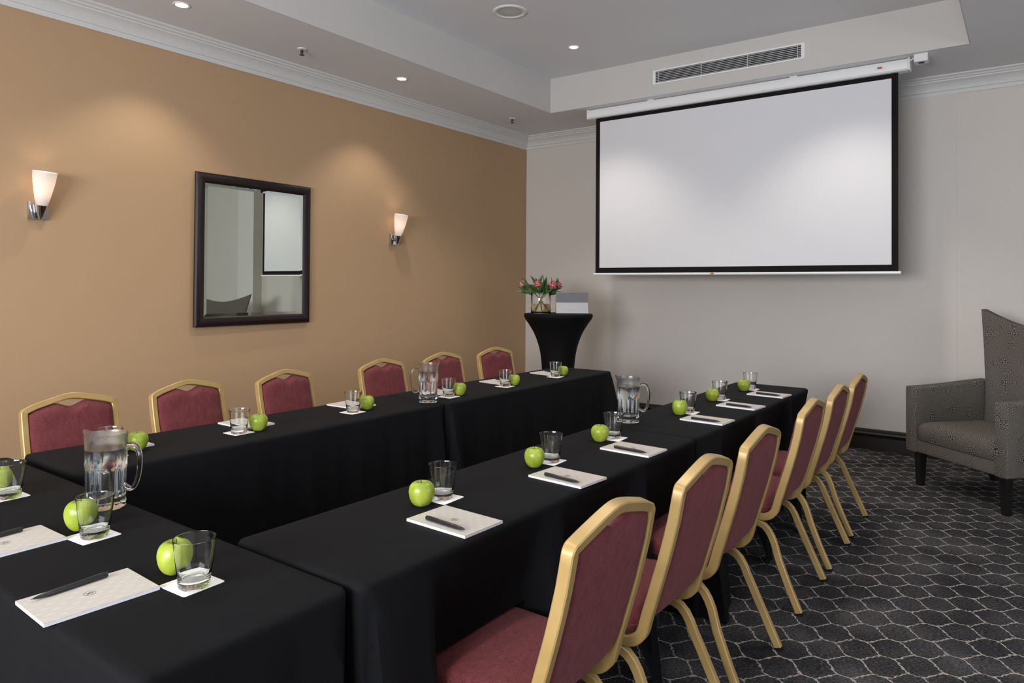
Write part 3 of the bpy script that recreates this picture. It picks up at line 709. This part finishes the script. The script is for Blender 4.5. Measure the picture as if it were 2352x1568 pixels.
def make_glass(label, loc, rz):
    pr = [(0.0, 0.0022), (0.022, 0.0022), (0.026, 0.0006), (0.0285, 0.0), (0.0305, 0.0015), (0.0315, 0.006), (0.0325, 0.018), (0.0355, 0.040), (0.0388, 0.065), (0.0415, 0.090), (0.0423, 0.0978), (0.0424, 0.0986), (0.0424, 0.0994), (0.0420, 0.1000), (0.0415, 0.1000), (0.0411, 0.0994), (0.0411, 0.0986), (0.0409, 0.0978), (0.0402, 0.090), (0.0374, 0.065), (0.0341, 0.040), (0.0304, 0.024), (0.0280, 0.0195), (0.0240, 0.0172), (0.012, 0.0162), (0.0, 0.0160)]
    n_ = 48; mb = MB(); rings = [[(r * math.cos(2 * PI * k / n_), r * math.sin(2 * PI * k / n_), z_) for k in range(n_)] for r, z_ in pr[1:-1]]
    mb.loft(rings)
    o = mb.build('drinking_glass', 'glass', smooth=50)
    o.location = loc; o.rotation_euler = (0, 0, rz); return tag(o, label, 'glass', 'empty drinking glasses')
def make_apple(label, loc, rz, s_=1.0):
    t_ = empty('green_apple', label, 'apple', loc, rz, 'green apples')
    pr = [(0.003, 0.006), (0.010, 0.0022), (0.017, 0.0004), (0.023, 0.004), (0.029, 0.012), (0.0335, 0.022), (0.0362, 0.033), (0.0366, 0.042), (0.0345, 0.052), (0.0295, 0.0605), (0.0225, 0.0655), (0.0155, 0.0668), (0.0100, 0.0645), (0.0055, 0.0595), (0.0025, 0.0555)]
    def fn(r, z_, a):
        lo = max(0, 1 - z_ / 0.03); hi = max(0, (z_ - 0.05) / 0.02)
        return r * (1 + 0.035 * lo * math.cos(5 * a) + 0.02 * hi * math.cos(5 * a + 0.6) + 0.015 * math.cos(2 * a))
    MB().lathe(smoothprof(pr), 64, fn=fn).build('apple_body', 'apple_skin', t_, smooth=80)
    MB().tube([(0, 0, 0.055), (0.001, 0, 0.063), (0.003, 0.001, 0.070)], [0.0013, 0.0011, 0.0016], 8).build('stem', 'apple_stem', t_)
    t_.scale = (s_, s_, s_); return t_
GZ = TZ + 0.0015; Z0 = TZ + 0.0004
# pad(x,y,rot), coaster(x,y,rot), glass(x,y), apple(x,y,size)
right = [((-1.226, 1.423, -2), (-1.392, 1.560, 3), (-1.392, 1.560), (-1.397, 1.478)),
         ((-1.216, 1.972, -4), (-1.383, 2.120, 3), (-1.375, 2.117), (-1.384, 2.027)),
         ((-1.224, 2.464, -3), (-1.384, 2.600, 4), (-1.390, 2.612), (-1.402, 2.522)),
         ((-1.220, 3.222, -3), (-1.373, 3.367, 2), (-1.376, 3.372), (-1.384, 3.289)),
         ((-1.225, 3.712, -5), (-1.392, 3.864, 3), (-1.394, 3.872), (-1.410, 3.800)),
         ((-1.223, 4.208, -4), (-1.385, 4.374, 2), (-1.385, 4.376), (-1.396, 4.290))]
left = [((-2.827, 1.315, 0), (-2.682, 1.205, 3), (-2.682, 1.205), (-2.698, 1.312)),
        ((-2.820, 1.848, 0), (-2.683, 1.724, 2), (-2.668, 1.715), (-2.665, 1.805)),
        ((-2.835, 2.467, 2), (-2.680, 2.340, 3), (-2.677, 2.340), (-2.690, 2.442)),
        ((-2.785, 3.090, -6), (-2.632, 2.998, 2), (-2.640, 3.005), (-2.623, 3.080)),
        ((-2.770, 3.640, -6), (-2.632, 3.525, 3), (-2.632, 3.528), (-2.625, 3.613)),
        ((-2.775, 4.222, -9), (-2.638, 4.113, 4), (-2.645, 4.125), (-2.639, 4.214))]
head = [((-1.511, 0.645, -2), (-1.407, 0.800, 3), (-1.392, 0.796), (-1.494, 0.810)),
        ((-1.962, 0.648, 1), (-1.866, 0.803, 4), (-1.858, 0.803), (-1.945, 0.807)),
        ((-2.505, 0.640, 0), (-2.408, 0.797, 2), (-2.392, 0.797), (-2.482, 0.800))]
rows_ = [(right, PI / 2, 'right row', ['nearest the camera', 'second place from the camera', 'third place from the camera, beside the jug', 'fourth place from the camera', 'fifth place from the camera', 'farthest place']),
         (left, -PI / 2, 'left row', ['nearest the camera, behind the big jug', 'second place from the camera', 'third place from the camera', 'fourth place, right of the jug', 'fifth place from the camera', 'farthest place, before the cocktail table']),
         (head, 0.0, 'head table', ['front place with whole notepad showing', 'second place, in front of the jug', 'place at the left edge of the photo'])]
proto = {}
for places, base, rname, ords in rows_:
    for (pd, co, gls, ap), od in zip(places, ords):
        rz = base + math.radians(pd[2])
        lb = {'pad': 'beige cover notepad, %s, %s' % (rname, od), 'pen': 'black pen on the notepad, %s, %s' % (rname, od), 'co': 'white square coaster under glass, %s, %s' % (rname, od),
              'gl': 'empty clear glass, %s, %s' % (rname, od), 'ap': 'green apple, %s, %s' % (rname, od)}
        off = Vector((-0.050, -0.014, 0)); off.rotate(Matrix.Rotation(rz, 3, 'Z').to_euler())
        spec = [('pad', make_pad, (pd[0], pd[1], Z0), rz), ('pen', make_pen, (pd[0] + off.x, pd[1] + off.y, TZ + 0.0075), rz + random.uniform(-0.03, 0.03) + (0.08 if rname == 'head table' else -0.02)),
                ('co', make_coaster, (co[0], co[1], Z0), base + math.radians(co[2])), ('gl', make_glass, (gls[0], gls[1], GZ + 0.0004), random.uniform(0, 3)), ('ap', make_apple, (ap[0], ap[1], TZ), random.uniform(0, 6.28))]
        for key, fn, loc, rr_ in spec:
            if key not in proto: proto[key] = fn(lb[key], loc, rr_)
            else:
                o = dup(proto[key], loc, rr_, lb[key])
                if key == 'ap':
                    k_ = random.uniform(0.97, 1.06); o.scale = (k_, k_, k_ * random.uniform(0.97, 1.03))

# ------------------------------------------------------------------ water jugs
def make_jug(label, loc, rz):
    t_ = empty('water_jug', label, 'jug', loc, rz, 'glass water jugs')
    n_ = 80
    def facet(a, k=10):
        s__ = 2 * PI / k; b_ = ((a + s__ / 2) % s__) - s__ / 2; return math.cos(s__ / 2) / math.cos(b_)
    prof_o = [(0.040, 0.0), (0.0475, 0.001), (0.0500, 0.005), (0.0505, 0.022), (0.0497, 0.028), (0.0502, 0.034), (0.0508, 0.100), (0.0515, 0.106), (0.0526, 0.112), (0.0530, 0.118), (0.0530, 0.188), (0.0532, 0.197), (0.0534, 0.203), (0.0538, 0.206)]
    prof_i = [(0.0515, 0.206), (0.0505, 0.200), (0.0500, 0.185), (0.0496, 0.125), (0.0485, 0.110), (0.0462, 0.098), (0.0452, 0.040), (0.0430, 0.032), (0.030, 0.028), (0.012, 0.027)]
    rings = []
    for inner, pf in ((0, prof_o), (1, prof_i)):
        for r, z_ in pf:
            ring = []
            for k in range(n_):
                a = 2 * PI * k / n_; q = r
                if not inner and z_ < 0.112:
                    w_ = 1.0 if z_ < 0.103 else 0.4
                    q = r * (1 - w_ + w_ * facet(a) * 1.022)
                # spout towards local -X
                da = abs(a - PI); sp_ = math.exp(-(da / 0.30) ** 2) * sstep(0.186, 0.206, z_)
                q += 0.009 * sp_; zz = z_ + 0.011 * sp_
                if not inner and 0.09 < z_ < 0.119:
                    s__ = PI / 5; bb_ = ((a + s__ / 2) % s__) - s__ / 2; zz += 0.008 * (1 - (bb_ / (s__ / 2)) ** 2) * (1 if z_ < 0.115 else 0.3)
                ring.append((q * math.cos(a), q * math.sin(a), zz))
            rings.append(ring)
    MB().loft(rings).build('jug_body', 'pitcher_glass', t_, smooth=24)
    hp = [(0.0515, 0.170), (0.060, 0.174), (0.070, 0.176), (0.080, 0.172), (0.088, 0.160), (0.093, 0.140), (0.093, 0.115), (0.090, 0.092), (0.084, 0.070), (0.076, 0.056), (0.066, 0.053), (0.056, 0.058), (0.0485, 0.066)]
    P_ = [(a, 0, b_) for a, b_ in smoothprof(hp)]
    nr = []
    for i_ in range(len(P_)):
        tg = (Vector(P_[min(i_ + 1, len(P_) - 1)]) - Vector(P_[max(i_ - 1, 0)])).normalized(); nr.append(tuple(Vector((0, 1, 0)).cross(tg)))
    MB().sweep(P_, nr, 0.017, 0.011, 0.0045, seg=3).build('handle', 'glass', t_, smooth=60)
    wp = [(0.0305, 0.0275), (0.0433, 0.0318), (0.0455, 0.040), (0.0465, 0.098), (0.0488, 0.110), (0.0499, 0.125), (0.0502, 0.165), (0.0500, 0.1655)]
    MB().lathe(wp, n_).build('water', 'water', t_, smooth=50)
    return t_
j0 = make_jug('tall glass water jug on the head table, nearest the camera', (-2.078, 0.925, Z0), math.radians(38))
dup(j0, (-1.500, 2.965, Z0), math.radians(30), 'glass water jug on the right row, against the pale wall')
dup(j0, (-2.606, 2.800, Z0), math.radians(222), 'glass water jug on the left row, handle to the left')

# ------------------------------------------------------------------ cocktail table, vase, tablet
CXY = (-3.50, 5.50); CZ = 1.125
ct = empty('cocktail_table', 'tall round cocktail table in black stretch cover in the corner', 'table', (CXY[0], CXY[1], 0))
pr = [(0.30, 0.0), (0.27, 0.015), (0.20, 0.12), (0.158, 0.30), (0.146, 0.45), (0.146, 0.56), (0.150, 0.64), (0.158, 0.72), (0.172, 0.80), (0.196, 0.88), (0.228, 0.955), (0.270, 1.025), (0.302, 1.07), (0.312, CZ - 0.034), (0.315, CZ - 0.028), (0.315, CZ - 0.006), (0.311, CZ - 0.001), (0.30, CZ)]
def star(r, z_, a):
    k = max(0, 1 - z_ / 0.5); return r * (1 + 0.10 * k * math.cos(4 * a) + 0.006 * math.cos(8 * a) * (1 if z_ < CZ - 0.06 else 0))
MB().lathe(smoothprof(pr, 3), 96, fn=star).build('stretch_cover', 'black_stretch', ct, smooth=50)
VX, VY = -3.665, 5.455
vs = empty('glass_vase', 'clear cylinder vase of water on the cocktail table', 'vase', (VX, VY, CZ))
VR, VH = 0.092, 0.192
rings = [[(r * math.cos(2 * PI * k / 48), r * math.sin(2 * PI * k / 48), z_) for k in range(48)] for r, z_ in ((VR - 0.002, 0.0), (VR, 0.002), (VR, VH - 0.002), (VR - 0.001, VH), (VR - 0.002, VH), (VR - 0.003, VH - 0.002), (VR - 0.003, 0.018), (VR - 0.010, 0.014))]
MB().loft(rings).build('vase_body', 'glass', vs, smooth=50)
MB().lathe([(VR - 0.0101, 0.0138), (VR - 0.0028, 0.0178), (VR - 0.0028, 0.088)], 48).build('water', 'vase_water', vs, smooth=50)
right_v = Vector((0.8065, 0.5912, 0)); fwd_v = Vector((-0.5912, 0.8065, 0))
def leafmesh(mb, base, direc, length, width, bend, roll=0.0):
    d_ = Vector(direc).normalized(); up = Vector((0, 0, 1)); s_v = d_.cross(up)
    if s_v.length < 0.1: s_v = Vector((1, 0, 0))
    s_v.normalize(); nn = s_v.cross(d_); s_v, nn = s_v * math.cos(roll) + nn * math.sin(roll), nn * math.cos(roll) - s_v * math.sin(roll); rings = []
    for k in range(7):
        t = k / 6; w_ = width * (math.sin(PI * (0.06 + 0.94 * t) ** 0.75)) * 0.5 + 0.0006
        c = Vector(base) + d_ * length * t - up * bend * t * t + nn * 0.0
        fold = nn * w_ * 0.35
        rings.append([c + s_v * w_ + fold, c + nn * 0.0006, c - s_v * w_ + fold, c - nn * 0.0010])
    mb.loft(rings)
def protea(label, ro, fo, hz, lean, size, pale, k):
    """ro/fo: head offset across / away, hz: head height over the table top"""
    rnd = random.Random(k * 13 + 5)
    t_ = empty('protea_flower', label, 'flower', (VX, VY, CZ), 0, 'protea stems in the vase')
    head_ = right_v * ro + fwd_v * fo + Vector((0, 0, hz))
    foot = -(right_v * ro + fwd_v * fo) * 0.40; foot.z = 0.022
    if foot.xy.length > 0.072: foot.xy = foot.xy.normalized() * 0.072
    mid = Vector((head_.x * 0.10 + rnd.uniform(-.012, .012), head_.y * 0.10 + rnd.uniform(-.012, .012), 0.125))
    path = [foot, foot.lerp(mid, 0.5), mid, mid.lerp(head_, 0.5) + Vector((0, 0, -0.008)), head_]
    MB().tube(path, [0.0042, 0.0042, 0.004, 0.0038, 0.006], 8).build('stem', 'stem_brown' if k % 2 == 0 else 'stem_olive', t_)
    ax = (head_ - mid).normalized(); ax = (ax + Vector((0, 0, lean))).normalized()
    a = ax.cross(Vector((0, 1, 0.3))).normalized(); b_ = ax.cross(a)
    mb = MB()
    for ringi, (n_, rad, L, op) in enumerate(((9, 0.36, 0.78, 0.30), (12, 0.66, 0.98, 0.46), (13, 0.92, 0.86, 0.62), (13, 0.98, 0.58, 0.70), (12, 0.80, 0.34, 0.70))):
        for i_ in range(n_):
            th = 2 * PI * (i_ + 0.5 * ringi) / n_; o_ = a * math.cos(th) + b_ * math.sin(th); s_v = ax.cross(o_)
            rr_ = []
            for q in range(6):
                t = q / 5; rad_ = size * rad * 0.5 * math.sin(0.35 + t * 1.9 + op * 0.6) + size * op * 0.12 * t
                c = head_ + ax * (size * L * t) + o_ * rad_; w_ = size * 0.13 * math.sin(PI * (0.25 + 0.72 * t)) + 0.0006
                rr_.append([c + s_v * w_, c + o_ * 0.0012, c - s_v * w_, c - o_ * 0.0012])
            mb.loft(rr_)
    mb.lathe([(size * 0.10, -0.002), (size * 0.24, size * 0.16), (size * 0.26, size * 0.40), (size * 0.14, size * 0.68), (size * 0.03, size * 0.78)], 12, tuple(head_))
    mb.build('flower_head', 'petal_pale' if pale else 'petal', t_, smooth=50, merge=False)
    lv = MB()
    for i_ in range(12):
        t = 0.25 + 0.75 * i_ / 11; p_ = mid.lerp(head_, t); th = rnd.uniform(0, 6.28)
        o_ = a * math.cos(th) + b_ * math.sin(th); d_ = (ax * rnd.uniform(0.5, 1.0) + o_ * rnd.uniform(0.45, 0.9) + Vector((0, 0, 0.25)) + (right_v * ro) * 1.2)
        leafmesh(lv, p_, d_, rnd.uniform(0.085, 0.135), rnd.uniform(0.026, 0.036), rnd.uniform(-0.01, 0.03), rnd.uniform(0.5, 1.9))
    lv.build('leaves', 'leaf', t_, smooth=60, merge=False)
protea('pale pink protea at the left of the vase', -0.155, 0.02, 0.250, 0.3, 0.060, True, 0)
protea('pink protea upright over the middle of the vase', -0.030, -0.03, 0.245, 1.0, 0.062, False, 1)
protea('large red protea right of the vase middle', 0.098, -0.02, 0.235, 0.5, 0.072, False, 2)
protea('small pink protea, rightmost in the vase', 0.150, 0.03, 0.245, 0.3, 0.056, False, 3)
# one loose leafy sprig
rs = empty('leafy_sprig', 'long green leafy sprig among the proteas in the vase', 'foliage', (VX, VY, CZ))
rnd = random.Random(3)
MB().tube([(0.05, 0.03, 0.022), (0.0, 0.02, 0.11), (-0.01, 0.03, 0.22)], 0.0035, 8).build('stem', 'stem_olive', rs)
lv = MB()
for (ro, hz, L, wd) in ((-0.10, 0.35, 0.16, 0.026), (-0.20, 0.30, 0.20, 0.024), (-0.24, 0.20, 0.20, 0.024), (0.02, 0.35, 0.15, 0.026), (0.05, 0.34, 0.14, 0.024), (0.20, 0.20, 0.17, 0.026), (-0.05, 0.33, 0.14, 0.024), (0.10, 0.19, 0.17, 0.028), (-0.17, 0.21, 0.17, 0.026), (0.0, 0.30, 0.13, 0.030), (0.06, 0.28, 0.12, 0.028), (-0.02, 0.27, 0.13, 0.030), (-0.12, 0.26, 0.15, 0.028)):
    b0 = Vector((0.0, 0.02, 0.17)); tgt = right_v * ro + fwd_v * rnd.uniform(-0.07, 0.03) + Vector((0, 0, hz)); d_ = tgt - b0
    leafmesh(lv, tgt - d_.normalized() * L * 0.85, d_, L * 0.85, wd * 1.7, 0.0, rnd.uniform(0.7, 1.7))
lv.build('leaves', 'leaf', rs, smooth=60, merge=False)

tb = empty('tablet_computer', 'silver tablet on its kickstand, seen from behind, on the cocktail table', 'tablet', (-3.405, 5.590, CZ), math.radians(36.2))
def slab(mb, x0, x1, p0, p1, th):
    """plate spanning x0..x1 and from p0 to p1 in the YZ plane with thickness th"""
    a = Vector((0, *p0)); b_ = Vector((0, *p1)); n_ = Vector((1, 0, 0)).cross((b_ - a).normalized()) * th
    mb.loft([[(x, q.y, q.z) for q in (a, b_, b_ + n_, a + n_)] for x in (x0, x1)])
hinge = (0.050, 0.104)
mb = MB(); slab(mb, -0.150, 0.150, (0.080, 0.004), (0.026, 0.196), -0.008); mb.build('tablet_body', 'device_back', tb, bevel=0.0015)
mb = MB(); slab(mb, -0.149, 0.149, (0.000, 0.0015), (0.0515, 0.100), 0.003); ks = mb.build('kickstand', 'device_stand', tb, bevel=0.0008)
mb = MB()
for (a, b_) in ((0, 0), (1, 0), (0, 1), (1, 1)):
    z0_ = 0.050 + b_ * 0.0062; x0_ = 0.006 + a * 0.0062; yy_ = 0.0515 * (z0_ / 0.100) - 0.0036
    mb.box(x0_, x0_ + 0.0054, yy_, yy_ + 0.002, z0_, z0_ + 0.0054)
mb.build('maker_mark', 'device_mark', ks, merge=False)
ln_ = MB().lathe([(0.003, 0), (0.003, 0.003)], 12).build('camera_lens', 'device_key', tb)
ln_.rotation_euler = (PI / 2 + 0.27, 0, 0); ln_.location = (-0.006, 0.0275, 0.189)
MB().box(-0.150, 0.150, 0.082, 0.200, 0.0, 0.005).build('keyboard', 'device_key', tb, bevel=0.001)

# ------------------------------------------------------------------ armchair (local +Y = front)
AC = Vector((-0.37, 5.42)) + Vector((0.746, -0.664)) * (-0.045)
ang = math.atan2(-0.746, -0.664) - PI / 2
ac = empty('armchair', 'grey dotted fabric armchair with high curved back, right edge', 'armchair', (AC.x, AC.y, 0), ang)
def rbox(x0, x1, y0, y1, z0, z1, r):
    return MB().box(x0, x1, y0, y1, z0, z1)
MB().box(-0.33, 0.33, -0.66, -0.004, 0.235, 0.325).build('seat_base', 'dotted_fabric', ac, bevel=0.010, bseg=3, uv=True, smooth=45)
# cushion with crown
prs = [(0.012, 0.318), (0.0, 0.330), (0.0, 0.405), (0.006, 0.425), (0.018, 0.440), (0.045, 0.452), (0.10, 0.462), (0.18, 0.468)]
MB().loft([rounded_rect(0.312 - i_, -0.58 + i_, 0.004 - i_, 0.03, z_) for i_, z_ in prs]).build('seat_cushion', 'dotted_fabric', ac, uv=True, smooth=60)
for sx in (-1, 1):
    rings = []
    for y_, zt in ((0.008, 0.690), (-0.10, 0.692), (-0.30, 0.705), (-0.50, 0.722), (-0.62, 0.730)):
        xo, xi = 0.405, 0.312; r_ = 0.018; ring = []
        for (cx, cz, a0) in ((xo - r_, zt - r_, 0), (xi + r_, zt - r_, 90)):
            for k in range(5):
                a = math.radians(a0 + 90 * k / 4); ring.append((sx * (cx + r_ * math.cos(a)), y_, cz + r_ * math.sin(a)))
        ring += [(sx * xi, y_, 0.240), (sx * (xi + 0.01), y_, 0.235), (sx * (xo - 0.012), y_, 0.235), (sx * (xo - 0.002), y_, 0.243)]
        rings.append(ring)
    MB().loft(rings).build('armrest', 'dotted_fabric', ac, uv=True, bevel=0.006, smooth=45)
# high back with flared, concave top; side wings come forward
NU, NV = 24, 20
fr, bk = [], []
for j in range(NV + 1):
    v = j / NV; rf, rb = [], []
    for i_ in range(NU + 1):
        u = -1 + 2 * i_ / NU
        zt = 1.115 + 0.115 * abs(u) ** 1.8; z_ = 0.30 + (zt - 0.30) * v
        hw_ = 0.300 if z_ < 0.70 else 0.300 + 0.115 * ((z_ - 0.70) / 0.53) ** 1.15
        x_ = hw_ * u; lean = -0.17 * max(0, z_ - 0.45) - 0.02
        wing = 0.035 * abs(u) ** 3 * sstep(0.45, 0.8, z_)
        e = (1 - abs(u) ** 12) ** 0.5 * (1 - abs(2 * v - 1) ** 20) ** 0.5
        yf = -0.53 + lean + wing + 0.012 * e; ybk = -0.53 + lean - 0.10 * (0.35 + 0.65 * e) + wing * 0.55
        rf.append((x_, yf, z_)); rb.append((x_, ybk, z_))
    fr.append(rf); bk.append(rb)
mb = MB(); n_ = NU + 1
for g_ in (fr, bk):
    base = len(mb.v)
    for r_ in g_: mb.v += r_
    for j in range(NV):
        for i_ in range(NU): mb.f.append((base + j * n_ + i_, base + j * n_ + i_ + 1, base + (j + 1) * n_ + i_ + 1, base + (j + 1) * n_ + i_))
o2 = (NV + 1) * n_
bd = [i_ for i_ in range(n_)] + [j * n_ + NU for j in range(1, NV + 1)] + [NV * n_ + i_ for i_ in range(NU - 1, -1, -1)] + [j * n_ for j in range(NV - 1, 0, -1)]
for a, b_ in zip(bd, bd[1:] + bd[:1]): mb.f.append((a, b_, b_ + o2, a + o2))
mb.build('backrest', 'dotted_fabric', ac, uv=True, smooth=60)
for sx in (-1, 1):
    for (yy_, lean) in ((-0.055, 0.0), (-0.62, -0.06)):
        rings = []
        for z_, h_ in ((0.0, 0.0195), (0.238, 0.028)):
            cx = sx * (0.335 + 0.003 * (z_ < 0.1)); cy = yy_ + lean * (1 - z_ / 0.238)
            rings.append([(cx - h_, cy - h_, z_), (cx + h_, cy - h_, z_), (cx + h_, cy + h_, z_), (cx - h_, cy + h_, z_)])
        MB().loft(rings).build('leg', 'black_leg', ac, bevel=0.002)
